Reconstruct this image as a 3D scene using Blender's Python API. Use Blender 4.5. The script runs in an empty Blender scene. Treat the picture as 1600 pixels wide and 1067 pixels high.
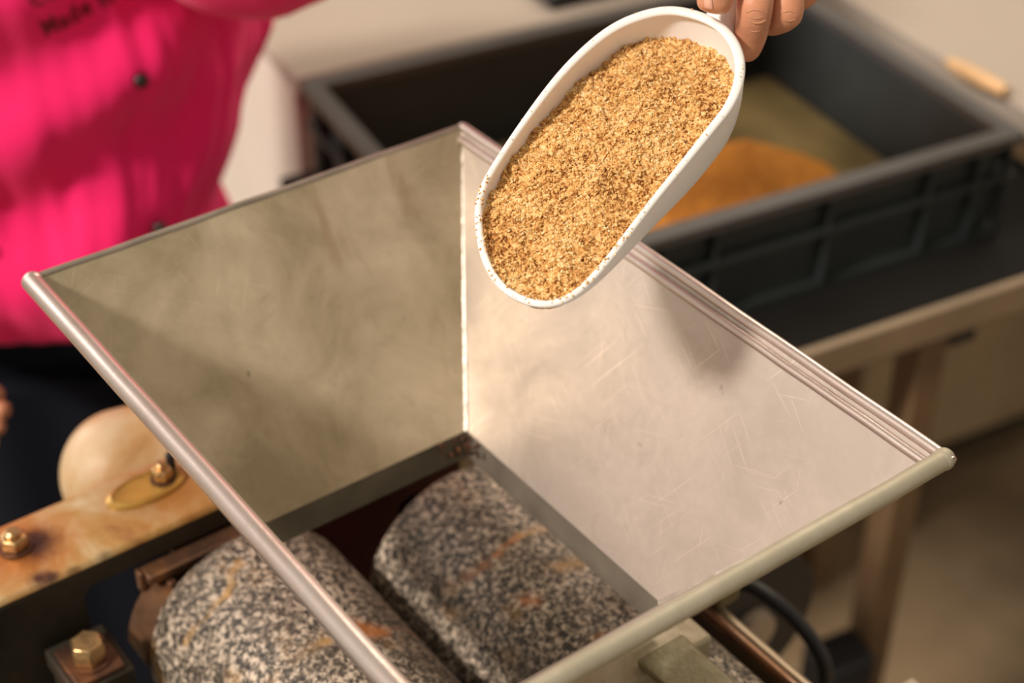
import bpy, bmesh, math, random
import numpy as np
from mathutils import Vector, Matrix, noise
from mathutils.bvhtree import BVHTree
random.seed(5); rng = np.random.default_rng(5)
sc = bpy.context.scene; COL = sc.collection
PI = math.pi
def V(*a): return Vector(a)

# ---------------------------------------------------------------- camera, world, lights, exposure
F = 2593.0; CZ = 1.85
TH = math.atan(1907.0/2593.0); CT, ST = math.cos(TH), math.sin(TH)
cam = bpy.data.cameras.new('camera'); camo = bpy.data.objects.new('camera', cam); COL.objects.link(camo)
camo.location = (0, 0, CZ); camo.rotation_euler = (PI/2-TH, 0, 0)
cam.sensor_width = 36; cam.lens = 36*F/1600
cam.clip_start = 0.02
cam.dof.use_dof = True; cam.dof.focus_distance = 0.795; cam.dof.aperture_fstop = 5.0
sc.camera = camo
w = bpy.data.worlds.new('world'); sc.world = w; w.use_nodes = True
bg = w.node_tree.nodes['Background']; bg.inputs[0].default_value = (1.0, 0.87, 0.70, 1); bg.inputs[1].default_value = 0.46
sun = bpy.data.lights.new('sun', 'SUN'); sun.energy = 3.7; sun.angle = math.radians(7); sun.color = (1.0, 0.90, 0.80)
so = bpy.data.objects.new('sun', sun); COL.objects.link(so)
EL = math.radians(40)
sdir = V(0.805*math.cos(EL)+0.0, 0.593*math.cos(EL)+0.0, -math.sin(EL)).normalized()
so.rotation_euler = sdir.to_track_quat('-Z', 'Y').to_euler(); so.location = (-2, -1, 3)
def area(name, loc, tgt, size, power, color):
    l = bpy.data.lights.new(name, 'AREA'); l.shape = 'RECTANGLE'; l.size, l.size_y = size; l.energy = power; l.color = color
    o = bpy.data.objects.new(name, l); COL.objects.link(o); o.location = loc
    o.rotation_euler = (V(*tgt)-V(*loc)).to_track_quat('-Z', 'Y').to_euler()
area('back_fill_light', (0.9, 2.4, 2.9), (0.1, 0.9, 1.2), (1.2, 0.6), 26, (1.0, 0.86, 0.68))  # added fill from the back right, stands for no known lamp
area('cabinet_fill_light', (-2.6, 2.6, 2.2), (-.2, 1.6, .9), (1.2, 1.4), 36, (1.0, 0.93, 0.86))  # added to brighten the cabinet's left face, no known window
sc.view_settings.view_transform = 'Standard'; sc.view_settings.look = 'None'
sc.view_settings.gamma = 1; sc.view_settings.use_curve_mapping = False
sc.view_settings.exposure = 0.0

# ---------------------------------------------------------------- measuring helpers (pixel -> point in the place)
def ray(x, y):
    r = (x-800)/F; u = (533.5-y)/F
    return V(r, CT+ST*u, -ST+CT*u)
def atz(x, y, z):
    d = ray(x, y); return V(0, 0, CZ)+d*((z-CZ)/d.z)
def atd(x, y, dep): return V(0, 0, CZ)+ray(x, y)*dep
def depth_of(P): return CT*P[1]-ST*(P[2]-CZ)

# machine frame: a along the rollers, b across them, z from the hopper's rim plane
RIMZ = 1.35
MT = V(-0.0308, 0.9035, RIMZ); MU = V(.5928, -.8053, 0); MVv = V(-.8053, -.5928, 0)
def M(a, b, z): return MT+MU*a+MVv*b+V(0, 0, z)
# crate frame: s along the long side, t along the short side (away from the camera)
CO = V(-0.0223, 1.1597, 0); CS = V(0.8882, 0.4595, 0); CTt = V(-0.4595, 0.8882, 0)
def K(s, t, z): return CO+CS*s+CTt*t+V(0, 0, z)
WORLD = lambda x, y, z: V(x, y, z)

# ---------------------------------------------------------------- mesh helpers
def wmat(o):
    m = o.matrix_basis.copy()
    while o.parent: o = o.parent; m = o.matrix_basis @ m
    return m
class MB:
    def __init__(s): s.v = []; s.f = []
    def add(s, vs, fs):
        n = len(s.v); s.v += [tuple(p) for p in vs]; s.f += [tuple(i+n for i in f) for f in fs]; return s
    def box(s, fr, a0, a1, b0, b1, z0, z1):
        p = [fr(a, b, z) for z in (z0, z1) for b in (b0, b1) for a in (a0, a1)]
        return s.add(p, [(0, 2, 3, 1), (4, 5, 7, 6), (0, 1, 5, 4), (2, 6, 7, 3), (0, 4, 6, 2), (1, 3, 7, 5)])
    def loft(s, rings, cap=True, closed=True):
        n = len(rings[0]); vs = [p for r in rings for p in r]; fs = []
        for i in range(len(rings)-1):
            for j in range(n if closed else n-1):
                k = (j+1) % n; fs.append((i*n+j, i*n+k, (i+1)*n+k, (i+1)*n+j))
        if cap:
            fs.append(tuple(range(n))[::-1]); fs.append(tuple(range((len(rings)-1)*n, len(rings)*n)))
        return s.add(vs, fs)
    def tube(s, pts, r, n=12, cap=True, closed=False, flat=1.0):
        pts = [V(*p) for p in pts]; m = len(pts); rings = []
        rr = r if hasattr(r, '__len__') else [r]*m
        up = None
        for i in range(m):
            if closed: t = (pts[(i+1) % m]-pts[i-1]).normalized()
            else: t = (pts[min(i+1, m-1)]-pts[max(i-1, 0)]).normalized()
            if up is None:
                up = V(0, 0, 1) if abs(t.z) < .9 else V(1, 0, 0)
            x = t.cross(up).normalized(); up = x.cross(t).normalized()
            rings.append([pts[i]+x*math.cos(2*PI*j/n)*rr[i]+up*math.sin(2*PI*j/n)*rr[i]*flat for j in range(n)])
        if closed: rings.append(rings[0]); cap = False
        return s.loft(rings, cap)
    def lathe(s, c, axis, prof, n=48):
        c = V(*c); ax = V(*axis).normalized(); x = ax.orthogonal().normalized(); y = ax.cross(x)
        rings = [[c+ax*h+(x*math.cos(2*PI*j/n)+y*math.sin(2*PI*j/n))*max(r, 1e-5) for j in range(n)] for r, h in prof]
        return s.loft(rings, True)
    def prism(s, fr3, poly, d0, d1):
        n = len(poly); a = [fr3(x, y, d0) for x, y in poly]; b = [fr3(x, y, d1) for x, y in poly]
        return s.add(a+b, [tuple(range(n))[::-1], tuple(range(n, 2*n))]+[(i, (i+1) % n, n+(i+1) % n, n+i) for i in range(n)])
    def build(s, name, mat, parent=None, bevel=0, smooth=True, sub=0, segs=2, angle=35):
        me = bpy.data.meshes.new(name); o = bpy.data.objects.new(name, me)
        if parent is not None:
            inv = wmat(parent).inverted(); vs = [tuple(inv @ V(*p)) for p in s.v]
        else:
            c = V(*[(min(p[i] for p in s.v)+max(p[i] for p in s.v))/2 for i in range(2)], min(p[2] for p in s.v))
            o.location = c; vs = [tuple(V(*p)-c) for p in s.v]
        me.from_pydata(vs, [], s.f)
        bm = bmesh.new(); bm.from_mesh(me); bmesh.ops.remove_doubles(bm, verts=bm.verts, dist=1e-6)
        bmesh.ops.recalc_face_normals(bm, faces=bm.faces); bm.to_mesh(me); bm.free()
        if smooth:
            me.shade_smooth(); me.set_sharp_from_angle(angle=math.radians(angle))
        me.materials.append(mat); COL.objects.link(o)
        if parent is not None: o.parent = parent
        if bevel:
            b = o.modifiers.new('bevel', 'BEVEL'); b.width = bevel; b.segments = segs; b.limit_method = 'ANGLE'; b.angle_limit = math.radians(40)
        if sub:
            q = o.modifiers.new('sub', 'SUBSURF'); q.levels = q.render_levels = sub
        return o
def thing(name, label, cat, loc, rz=0, group=None):
    o = bpy.data.objects.new(name, None); COL.objects.link(o); o.location = loc; o.rotation_euler = (0, 0, rz)
    o.empty_display_size = .02
    return tag(o, label, cat, group)
def tag(o, label=None, cat=None, group=None, kind=None):
    if label: o['label'] = label
    if cat: o['category'] = cat
    if group: o['group'] = group
    if kind: o['kind'] = kind
    return o

# ---------------------------------------------------------------- materials
def ramp(nt, src, stops, interp='LINEAR'):
    r = nt.nodes.new('ShaderNodeValToRGB'); r.color_ramp.interpolation = interp
    el = r.color_ramp.elements
    while len(el) < len(stops): el.new(0.5)
    for e, (p, c) in zip(el, stops): e.position = p; e.color = (*c, 1) if len(c) == 3 else c
    nt.links.new(src, r.inputs[0]); return r.outputs[0]
def mat(name, col, rough=.5, metal=0, spec=.5, bump=0, bscale=200, var=0, vscale=20, sss=0, coat=0, sheen=0):
    m = bpy.data.materials.new(name); m.use_nodes = True; nt = m.node_tree; b = nt.nodes['Principled BSDF']
    b.inputs['Base Color'].default_value = (*col, 1); b.inputs['Roughness'].default_value = rough
    b.inputs['Metallic'].default_value = metal; b.inputs['Specular IOR Level'].default_value = spec
    if sss:
        b.inputs['Subsurface Weight'].default_value = sss; b.inputs['Subsurface Radius'].default_value = (.006, .002, .001); b.inputs['Subsurface Scale'].default_value = 1
    if coat: b.inputs['Coat Weight'].default_value = coat; b.inputs['Coat Roughness'].default_value = .2
    if sheen: b.inputs['Sheen Weight'].default_value = sheen
    tc = nt.nodes.new('ShaderNodeTexCoord')
    if var:
        n = nt.nodes.new('ShaderNodeTexNoise'); n.inputs['Scale'].default_value = vscale; n.inputs['Detail'].default_value = 5
        nt.links.new(tc.outputs['Object'], n.inputs['Vector'])
        c = ramp(nt, n.outputs[0], [(.3, tuple(x*(1-var) for x in col)), (.7, tuple(min(1, x*(1+var)) for x in col))])
        nt.links.new(c, b.inputs['Base Color'])
    if bump:
        n = nt.nodes.new('ShaderNodeTexNoise'); n.inputs['Scale'].default_value = bscale; n.inputs['Detail'].default_value = 4
        nt.links.new(tc.outputs['Object'], n.inputs['Vector'])
        bp = nt.nodes.new('ShaderNodeBump'); bp.inputs['Strength'].default_value = bump; bp.inputs['Distance'].default_value = .001
        nt.links.new(n.outputs[0], bp.inputs['Height']); nt.links.new(bp.outputs[0], b.inputs['Normal'])
    return m
def nn(nt, t, **k):
    n = nt.nodes.new(t)
    for a, v in k.items():
        if a in n.inputs: n.inputs[a].default_value = v
        else: setattr(n, a, v)
    return n
def mixc(nt, fac, a, b, mode='MIX'):
    m = nt.nodes.new('ShaderNodeMix'); m.data_type = 'RGBA'; m.blend_type = mode
    for s, x in ((0, fac), (6, a), (7, b)):
        if isinstance(x, (int, float)): m.inputs[s].default_value = x
        elif isinstance(x, tuple): m.inputs[s].default_value = (*x, 1)
        else: nt.links.new(x, m.inputs[s])
    return m.outputs[2]
def noise_tex(nt, scale, detail=4, stretch=None, rough=.5, rot=None, dist=0):
    tc = nt.nodes.new('ShaderNodeTexCoord'); n = nt.nodes.new('ShaderNodeTexNoise')
    n.inputs['Scale'].default_value = scale; n.inputs['Detail'].default_value = detail; n.inputs['Roughness'].default_value = rough
    n.inputs['Distortion'].default_value = dist
    mp = nt.nodes.new('ShaderNodeMapping')
    if stretch: mp.inputs['Scale'].default_value = stretch
    if rot: mp.inputs['Rotation'].default_value = rot
    nt.links.new(tc.outputs['Object'], mp.inputs[0]); nt.links.new(mp.outputs[0], n.inputs['Vector'])
    return n.outputs[0]

def steel_mat(name, base, dark, rough=.42, metal=.8, smudge=(.36, .62), scratch=.42, streak=None):
    m = bpy.data.materials.new(name); m.use_nodes = True; nt = m.node_tree; b = nt.nodes['Principled BSDF']
    b.inputs['Metallic'].default_value = metal
    big = noise_tex(nt, 13, 7, rough=.62, dist=.5)
    c = ramp(nt, big, [(smudge[0], dark), (smudge[1], base)])
    fine = noise_tex(nt, 210, 5, rough=.7)
    c = mixc(nt, ramp(nt, fine, [(.35, (0, 0, 0)), (.75, (.3, .3, .3))]), c, tuple(x*.72 for x in base))
    mid = noise_tex(nt, 42, 5, rough=.7, dist=.8)
    c = mixc(nt, ramp(nt, mid, [(.56, (0, 0, 0)), (.74, (.55, .55, .55))]), c, dark)
    spots = noise_tex(nt, 75, 3, rough=.5)
    c = mixc(nt, ramp(nt, spots, [(.72, (0, 0, 0)), (.77, (.7, .7, .7))]), c, tuple(x*.35 for x in dark))
    tc = nt.nodes.new('ShaderNodeTexCoord')
    if streak:
        mp = nn(nt, 'ShaderNodeMapping'); mp.inputs['Scale'].default_value = (9, 2.2, 1); nt.links.new(tc.outputs['UV'], mp.inputs[0])
        n_ = nn(nt, 'ShaderNodeTexNoise', Scale=1.6, Detail=3.0, Distortion=.5); nt.links.new(mp.outputs[0], n_.inputs['Vector'])
        c = mixc(nt, ramp(nt, n_.outputs[0], [(.62, (0, 0, 0)), (.72, (.4, .4, .4))]), c, streak)
    sc_all = None
    for k, (ang, lx, ly, off, th) in enumerate([(1.05, 5, 260, 0, .70), (-.5, 6, 300, 3, .71), (.35, 4, 330, 7, .715), (1.9, 7, 240, 11, .72), (2.5, 5, 280, 17, .72)]):
        r1 = nn(nt, 'ShaderNodeMapping'); r1.inputs['Rotation'].default_value = (0, 0, ang); nt.links.new(tc.outputs['UV'], r1.inputs[0])
        r2 = nn(nt, 'ShaderNodeMapping'); r2.inputs['Scale'].default_value = (lx*1.3, ly*1.0, 1); r2.inputs['Location'].default_value = (off, off, off); nt.links.new(r1.outputs[0], r2.inputs[0])
        n_ = nn(nt, 'ShaderNodeTexNoise', Scale=1.0, Detail=1.0); nt.links.new(r2.outputs[0], n_.inputs['Vector'])
        r_ = ramp(nt, n_.outputs[0], [(th, (0, 0, 0)), (th+.03, (scratch,)*3)])
        sc_all = r_ if sc_all is None else mixc(nt, 1.0, sc_all, r_, 'ADD')
    msk = ramp(nt, noise_tex(nt, 9, 2), [(.40, (0, 0, 0)), (.60, (1, 1, 1))])
    sc_all = mixc(nt, 1.0, sc_all, msk, 'MULTIPLY')
    c = mixc(nt, sc_all, c, tuple(min(1, x*1.45) for x in base))
    nt.links.new(c, b.inputs['Base Color'])
    rr = ramp(nt, big, [(.3, (rough+.12,)*3), (.7, (rough-.04,)*3)])
    rr = mixc(nt, sc_all, rr, (.28, .28, .28))
    nt.links.new(rr, b.inputs['Roughness'])
    bp = nn(nt, 'ShaderNodeBump', Strength=.12, Distance=.0006)
    nt.links.new(fine, bp.inputs['Height']); nt.links.new(bp.outputs[0], b.inputs['Normal'])
    return m
def on_roller(px, py, b, R=.0687, z=-.255):
    C = V(0, 0, CZ); d = ray(px, py).normalized(); o = C-M(0, b, z)
    dd = d-MU*d.dot(MU); oo = o-MU*o.dot(MU)
    A, B, Cc = dd.dot(dd), 2*dd.dot(oo), oo.dot(oo)-R*R
    disc = B*B-4*A*Cc
    t = (-B-math.sqrt(disc))/(2*A) if disc > 0 else -B/(2*A)
    return C+d*t
OCH, ORG = (.50, .30, .10), (.55, .19, .035)
veins = [(on_roller(x0, y0, b), on_roller(x1, y1, b), w_, col) for x0, y0, x1, y1, b, w_, col in [
    (385, 1110, 505, 1003, .2085, .0035, OCH), (505, 1003, 560, 985, .2085, .003, OCH), (558, 983, 588, 985, .2085, .0075, ORG), (590, 984, 662, 993, .2085, .0022, ORG),
    (290, 1000, 355, 930, .2085, .003, OCH), (355, 930, 372, 880, .2085, .0028, OCH), (232, 1000, 250, 1060, .2085, .004, OCH),
    (775, 865, 812, 838, .0691, .003, ORG), (812, 838, 862, 824, .0691, .0032, OCH), (725, 905, 760, 880, .0691, .0035, (.30, .13, .04)), (870, 885, 900, 880, .0691, .004, OCH), (820, 935, 832, 938, .0691, .0035, ORG), (935, 1000, 945, 1003, .0691, .004, ORG)]]
def granite_mat():
    m = bpy.data.materials.new('granite'); m.use_nodes = True; nt = m.node_tree; b = nt.nodes['Principled BSDF']
    tc = nt.nodes.new('ShaderNodeTexCoord')
    dn = nn(nt, 'ShaderNodeTexNoise', Scale=120.0); nt.links.new(tc.outputs['Object'], dn.inputs['Vector'])
    wob = mixc(nt, .012, tc.outputs['Object'], dn.outputs['Color'], 'ADD')
    v1 = nn(nt, 'ShaderNodeTexVoronoi', Scale=520.0); nt.links.new(wob, v1.inputs['Vector'])
    sep = nn(nt, 'ShaderNodeSeparateColor'); nt.links.new(v1.outputs['Color'], sep.inputs[0])
    n2 = noise_tex(nt, 230, 3, rough=.65)
    mm = nn(nt, 'ShaderNodeMath', operation='ADD'); nt.links.new(sep.outputs[0], mm.inputs[0])
    m2 = nn(nt, 'ShaderNodeMath', operation='MULTIPLY_ADD'); nt.links.new(n2, m2.inputs[0]); m2.inputs[1].default_value = 2.6; m2.inputs[2].default_value = -1.3
    nt.links.new(m2.outputs[0], mm.inputs[1])
    c = ramp(nt, mm.outputs[0], [(.10, (.016, .015, .014)), (.34, (.07, .062, .055)), (.56, (.19, .165, .14)), (.78, (.38, .33, .285)), (1.0, (.62, .55, .49))])
    och = noise_tex(nt, 34, 4, rough=.6)
    c = mixc(nt, ramp(nt, och, [(.6, (0, 0, 0)), (.72, (.4, .4, .4))]), c, (.5, .29, .09))
    # ochre veins: narrow wobbling bands along fixed lines in the stone
    geo = nn(nt, 'ShaderNodeNewGeometry')
    wn = nn(nt, 'ShaderNodeTexNoise', Scale=90.0); nt.links.new(geo.outputs['Position'], wn.inputs['Vector'])
    wp = mixc(nt, .010, geo.outputs['Position'], wn.outputs['Color'], 'ADD')
    def vm(op, x, y=None, sc_=None):
        n_ = nn(nt, 'ShaderNodeVectorMath', operation=op)
        for k, q in ((0, x), (1, y)):
            if q is None: continue
            if isinstance(q, (tuple, Vector)): n_.inputs[k].default_value = tuple(q)
            else: nt.links.new(q, n_.inputs[k])
        if sc_ is not None: nt.links.new(sc_, n_.inputs['Scale'])
        return n_.outputs['Value'] if op in ('DOT_PRODUCT', 'LENGTH') else n_.outputs[0]
    for p, q, wd_, col in veins:
        off = V(.005, .005, .005); p = p+off; q = q+off
        d = q-p; ap_ = vm('SUBTRACT', wp, p)
        t_ = nn(nt, 'ShaderNodeMath', operation='MULTIPLY', use_clamp=True); nt.links.new(vm('DOT_PRODUCT', ap_, d), t_.inputs[0]); t_.inputs[1].default_value = 1/d.length_squared
        near = vm('SCALE', d, None, t_.outputs[0])
        ln = vm('LENGTH', vm('SUBTRACT', ap_, near))
        c = mixc(nt, ramp(nt, ln, [(wd_*.55, (.85, .85, .85)), (wd_*1.3, (0, 0, 0))]), c, col)
    c = mixc(nt, ramp(nt, noise_tex(nt, 12, 4, rough=.6), [(.38, (0, 0, 0)), (.66, (.62, .62, .62))]), c, (.07, .05, .032))
    c = mixc(nt, 1.0, c, (.95, .88, .78), 'MULTIPLY')
    nt.links.new(c, b.inputs['Base Color']); b.inputs['Roughness'].default_value = .55
    bp = nn(nt, 'ShaderNodeBump', Strength=.5, Distance=.0008); nt.links.new(mm.outputs[0], bp.inputs['Height']); nt.links.new(bp.outputs[0], b.inputs['Normal'])
    return m
def rust_mat(name, base, mid, rust, scale=9, metal=.2, rough=.5, lo=.45, hi=.62, spots=None):
    """painted metal with rust patches; spots: world points each with a rusty ring, or a painted bolt shadow"""
    m = bpy.data.materials.new(name); m.use_nodes = True; nt = m.node_tree; b = nt.nodes['Principled BSDF']
    n1 = noise_tex(nt, scale, 6, rough=.65, dist=.6)
    c = ramp(nt, n1, [(lo-.12, base), ((lo+hi)/2, mid), (hi+.08, rust)])
    n2 = noise_tex(nt, scale*9, 4, rough=.7)
    c = mixc(nt, ramp(nt, n2, [(.6, (0, 0, 0)), (.72, (.5, .5, .5))]), c, rust)
    if spots:
        geo = nn(nt, 'ShaderNodeNewGeometry')
        for p, r, col in spots:
            d = nn(nt, 'ShaderNodeVectorMath', operation='DISTANCE'); nt.links.new(geo.outputs['Position'], d.inputs[0]); d.inputs[1].default_value = tuple(p)
            q = nn(nt, 'ShaderNodeMath', operation='MULTIPLY_ADD'); nt.links.new(n2, q.inputs[0]); q.inputs[1].default_value = r*.9; nt.links.new(d.outputs['Value'], q.inputs[2])
            c = mixc(nt, ramp(nt, q.outputs[0], [(r*.9, (.95, .95, .95)), (r*2.0, (0, 0, 0))]), c, col)
    nt.links.new(c, b.inputs['Base Color']); b.inputs['Metallic'].default_value = metal
    nt.links.new(ramp(nt, n1, [(.3, (rough-.15,)*3), (.7, (rough+.2,)*3)]), b.inputs['Roughness'])
    bp = nn(nt, 'ShaderNodeBump', Strength=.35, Distance=.001); nt.links.new(n2, bp.inputs['Height']); nt.links.new(bp.outputs[0], b.inputs['Normal'])
    return m
def grain_mat(name, stops):
    m = bpy.data.materials.new(name); m.use_nodes = True; nt = m.node_tree; b = nt.nodes['Principled BSDF']
    tc = nt.nodes.new('ShaderNodeTexCoord')
    v = nn(nt, 'ShaderNodeTexVoronoi', Scale=900.0); nt.links.new(tc.outputs['Object'], v.inputs['Vector'])
    sep = nn(nt, 'ShaderNodeSeparateColor'); nt.links.new(v.outputs['Color'], sep.inputs[0])
    big = noise_tex(nt, 60, 3)
    a = nn(nt, 'ShaderNodeMath', operation='MULTIPLY_ADD'); nt.links.new(big, a.inputs[0]); a.inputs[1].default_value = .8
    s2 = nn(nt, 'ShaderNodeMath', operation='SUBTRACT'); nt.links.new(sep.outputs[0], s2.inputs[0]); s2.inputs[1].default_value = .4
    nt.links.new(s2.outputs[0], a.inputs[2])
    nt.links.new(ramp(nt, a.outputs[0], stops), b.inputs['Base Color']); b.inputs['Roughness'].default_value = .75
    b.inputs['Specular IOR Level'].default_value = .25
    b.inputs['Subsurface Weight'].default_value = .15; b.inputs['Subsurface Radius'].default_value = (.001, .0006, .0003); b.inputs['Subsurface Scale'].default_value = 1
    return m

M_STEEL = steel_mat('worn_steel', (.66, .575, .52), (.46, .395, .345), .44, .70)
M_STEEL_OLIVE = steel_mat('stained_steel_reflect_tint', (.68, .585, .42), (.37, .31, .195), .46, .6, (.36, .66), .22, (.30, .20, .09))  # olive reflection and dimmer light put into the colour; streaks are stains
M_ROD = steel_mat('rim_steel', (.78, .68, .64), (.52, .42, .38), .30, .9, (.3, .6), .35)
M_ROD2 = steel_mat('rim_steel_shaded', (.50, .46, .36), (.36, .32, .23), .5, .5, (.3, .6), .2)  # dimmer copy of the rim steel, weaker light put into the colour
M_SKIRT = mat('skirt_steel', (.30, .26, .21), .5, .6, var=.25, vscale=30)
M_DARKSKIRT = mat('skirt_steel_shaded', (.17, .16, .12), .5, .5, var=.3, vscale=25)  # darker copy of the skirt steel, shade put into the colour
M_WELD = mat('weld', (.58, .52, .46), .42, .7, bump=.6, bscale=400, var=.2, vscale=120)
M_GRANITE = granite_mat()
BOLT1 = M(-.007, .321, -.18); SLOTP = M(-.006, .228, -.18)
M_BEAM = rust_mat('painted_beam', (.60, .50, .31), (.42, .25, .08), (.22, .08, .02), 17, .15, .36, .50, .60,
                  [(BOLT1, .030, (.42, .13, .02)), (BOLT1+MU*.004-MVv*.010, .013, (.05, .018, .012)), (SLOTP, .032, (.34, .14, .03)),  # dark spot beside the bolt paints its shadow in with the rust
    (atz(62, 903, RIMZ-.18), .005, (.05, .012, .01)), (atz(80, 900, RIMZ-.18), .004, (.05, .012, .01)), (atz(165, 868, RIMZ-.18), .0025, (.03, .02, .012)), (atz(118, 892, RIMZ-.18), .003, (.04, .02, .012))])
M_PLATE = rust_mat('grimy_plate', (.028, .025, .018), (.036, .03, .02), (.07, .035, .018), 14, .3, .5)
M_RUST = rust_mat('rusty_iron', (.07, .04, .03), (.11, .05, .03), (.22, .09, .035), 30, .5, .4)
M_COPPER = rust_mat('coppery_iron', (.13, .075, .05), (.18, .09, .05), (.26, .12, .045), 30, .6, .35)
M_RED = rust_mat('oxide_red_plate', (.10, .018, .012), (.13, .022, .014), (.07, .02, .01), 12, 0, .55)
M_OLIVE = rust_mat('olive_painted_steel', (.20, .175, .09), (.15, .12, .05), (.30, .26, .17), 26, .2, .45)
M_TAN = rust_mat('tan_painted_steel', (.42, .37, .27), (.36, .30, .19), (.26, .18, .09), 20, .2, .45)
M_BRASS = mat('brass_nut', (.50, .33, .16), .3, .9, var=.35, vscale=160, bump=.3, bscale=300)
M_BRASSP = mat('brass_plate', (.46, .27, .06), .38, .5, var=.25, vscale=50)
M_DARK = mat('black_iron', (.012, .012, .014), .5, .2)
M_CREAM = rust_mat('cream_enamel', (.52, .39, .24), (.44, .26, .11), (.32, .14, .035), 14, 0, .5, .48, .60)
M_SCOOP = mat('white_plastic', (.88, .85, .82), .32, 0, .5, sss=.12, bump=.05, bscale=90)
M_CRATE = mat('grey_plastic', (.024, .0285, .0285), .5, 0, .35, var=.15, vscale=14, bump=.1, bscale=200)
M_CRATEIN = mat('grey_plastic_dusty', (.017, .015, .013), .7, 0, .4, var=.2, vscale=9)
M_PINK = mat('pink_cotton', (.95, .016, .165), .7, 0, .2, sheen=.12, bump=.15, bscale=900)
M_THREAD = mat('dark_red_thread', (.16, .004, .012), .7)
M_BUTTON = mat('black_button', (.012, .008, .006), .14, 0, .5)
M_CLOTH = mat('navy_cloth', (.006, .007, .012), .9, 0, .1, bump=.2, bscale=500)
M_SKIN = mat('skin', (.60, .27, .155), .42, 0, .4, sss=.2, var=.14, vscale=60, bump=.25, bscale=500)
M_NAIL = mat('fingernail', (.72, .38, .27), .3, 0, .5)
M_HAIR = mat('brown_hair', (.05, .025, .012), .5)
M_WHITE = mat('white_panel', (.54, .475, .42), .5, 0, .4, var=.05, vscale=4)
M_TOP = mat('worktop_shaded_beige', (.33, .275, .225), .5, 0, .4, var=.06, vscale=3)  # white-cream top, dimness of grazing light put into the colour
M_TABLE = mat('dark_tabletop', (.010, .009, .008), .8, 0, .1, var=.2, vscale=6)
M_EDGE = mat('brown_steel_edge', (.30, .225, .15), .4, .5, var=.12, vscale=12)
M_LEG = mat('brown_leg', (.17, .105, .055), .45, .3, var=.25, vscale=8)
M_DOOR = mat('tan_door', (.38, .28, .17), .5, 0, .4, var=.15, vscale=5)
M_FLOOR = mat('floor_brown', (.22, .155, .09), .55, 0, .4, var=.4, vscale=3.2)
M_WALL = mat('wall_beige', (.62, .55, .46), .7)
M_GREYDISC = mat('grey_brown_metal', (.42, .33, .245), .5, .3, var=.2, vscale=9)
M_RUBBER = mat('black_rubber', (.012, .011, .013), .5)
M_GRAIN = grain_mat('ground_seed', [(.0, (.26, .09, .02)), (.18, (.52, .24, .065)), (.45, (.72, .41, .14)), (.8, (.80, .52, .21)), (1.0, (.88, .68, .38))])
M_GRAIN2 = grain_mat('ground_seed_orange', [(.0, (.26, .08, .008)), (.4, (.44, .16, .016)), (.9, (.58, .24, .03))])
M_DUST = mat('seed_dust', (.17, .125, .05), .85, 0, .2, var=.3, vscale=12)

# ---------------------------------------------------------------- the setting
mb = MB().box(WORLD, -4, 4, -2.5, 4, -.05, 0); tag(mb.build('floor', M_FLOOR, smooth=False), kind='structure')
mb = MB().box(WORLD, -4, 4, 4, 4.1, 0, 3.0); tag(mb.build('wall_back', M_WALL, smooth=False), kind='structure')
mb = MB().box(WORLD, -4, 4, 3.98, 4, 0, .1); tag(mb.build('baseboard_back', M_WHITE, smooth=False), kind='structure')

# white cabinet behind the crate with its top shaded to beige
TZ = .93                                     # table top height
cq = atz(467, 123, 1.01)-CO; cs0, ct0 = cq.dot(CS), cq.dot(CTt)
cab = thing('cabinet', 'white cabinet with top shaded beige standing behind the grey crate', 'cabinet', K(.6, ct0+.3, 0), math.radians(27.35))
MB().box(K, cs0, 1.45, ct0+.02, ct0+.70, .06, .985).build('body', M_WHITE, cab, .004)
MB().box(K, cs0-.002, 1.46, ct0, ct0+.71, .986, 1.01).build('worktop', M_TOP, cab, .003)
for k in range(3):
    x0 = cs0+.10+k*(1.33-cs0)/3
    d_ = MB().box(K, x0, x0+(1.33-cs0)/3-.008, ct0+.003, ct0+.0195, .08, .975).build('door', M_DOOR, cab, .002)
    MB().tube([K(x0+.05, ct0+.002, .80), K(x0+.05, ct0-.012, .80), K(x0+.05, ct0-.012, .68), K(x0+.05, ct0+.002, .68)], .004, 10).build('handle', M_DARK, d_)
MB().box(K, cs0+.02, 1.43, ct0+.06, ct0+.69, 0, .06).build('plinth', M_DARK, cab)
ta, tb_ = atz(862, 16, 1.012)-CO, atz(1060, -18, 1.012)-CO
u0, u1, w0 = ta.dot(CS), tb_.dot(CS), ta.dot(CTt)
bt = thing('black_tray', 'black flat tray lying at the back of the beige cabinet top', 'tray', K((u0+u1)/2, w0+.1, 1.011), math.radians(27.35))
MB().box(K, u0, u1, w0, w0+.2, 1.011, 1.016).build('base', M_DARK, bt, .001)
mb = MB(); mb.box(K, u0, u1, w0, w0+.008, 1.016, 1.028).box(K, u0, u1, w0+.192, w0+.2, 1.016, 1.028).box(K, u0, u0+.008, w0+.008, w0+.192, 1.016, 1.028).box(K, u1-.008, u1, w0+.008, w0+.192, 1.016, 1.028)
mb.build('raised_edge', M_DARK, bt, .001)

# second worktop right of the crate
sg = (atz(1503, 108, .985)-CO).dot(CS)
wt = thing('side_table', 'pale grey beige worktop to the right of the grey crate', 'table', K(1.0, .1, 0), math.radians(27.35))
MB().box(K, sg, 1.35, -.35, .50, .955, .985).build('worktop', M_TOP, wt, .003)
for s_, t_ in ((sg+.05, -.31), (1.31, -.31), (sg+.05, .41), (1.31, .41)):
    MB().box(K, s_-.02, s_+.02, t_-.02, t_+.02, 0, .955).build('leg', M_LEG, wt, .002)

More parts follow.
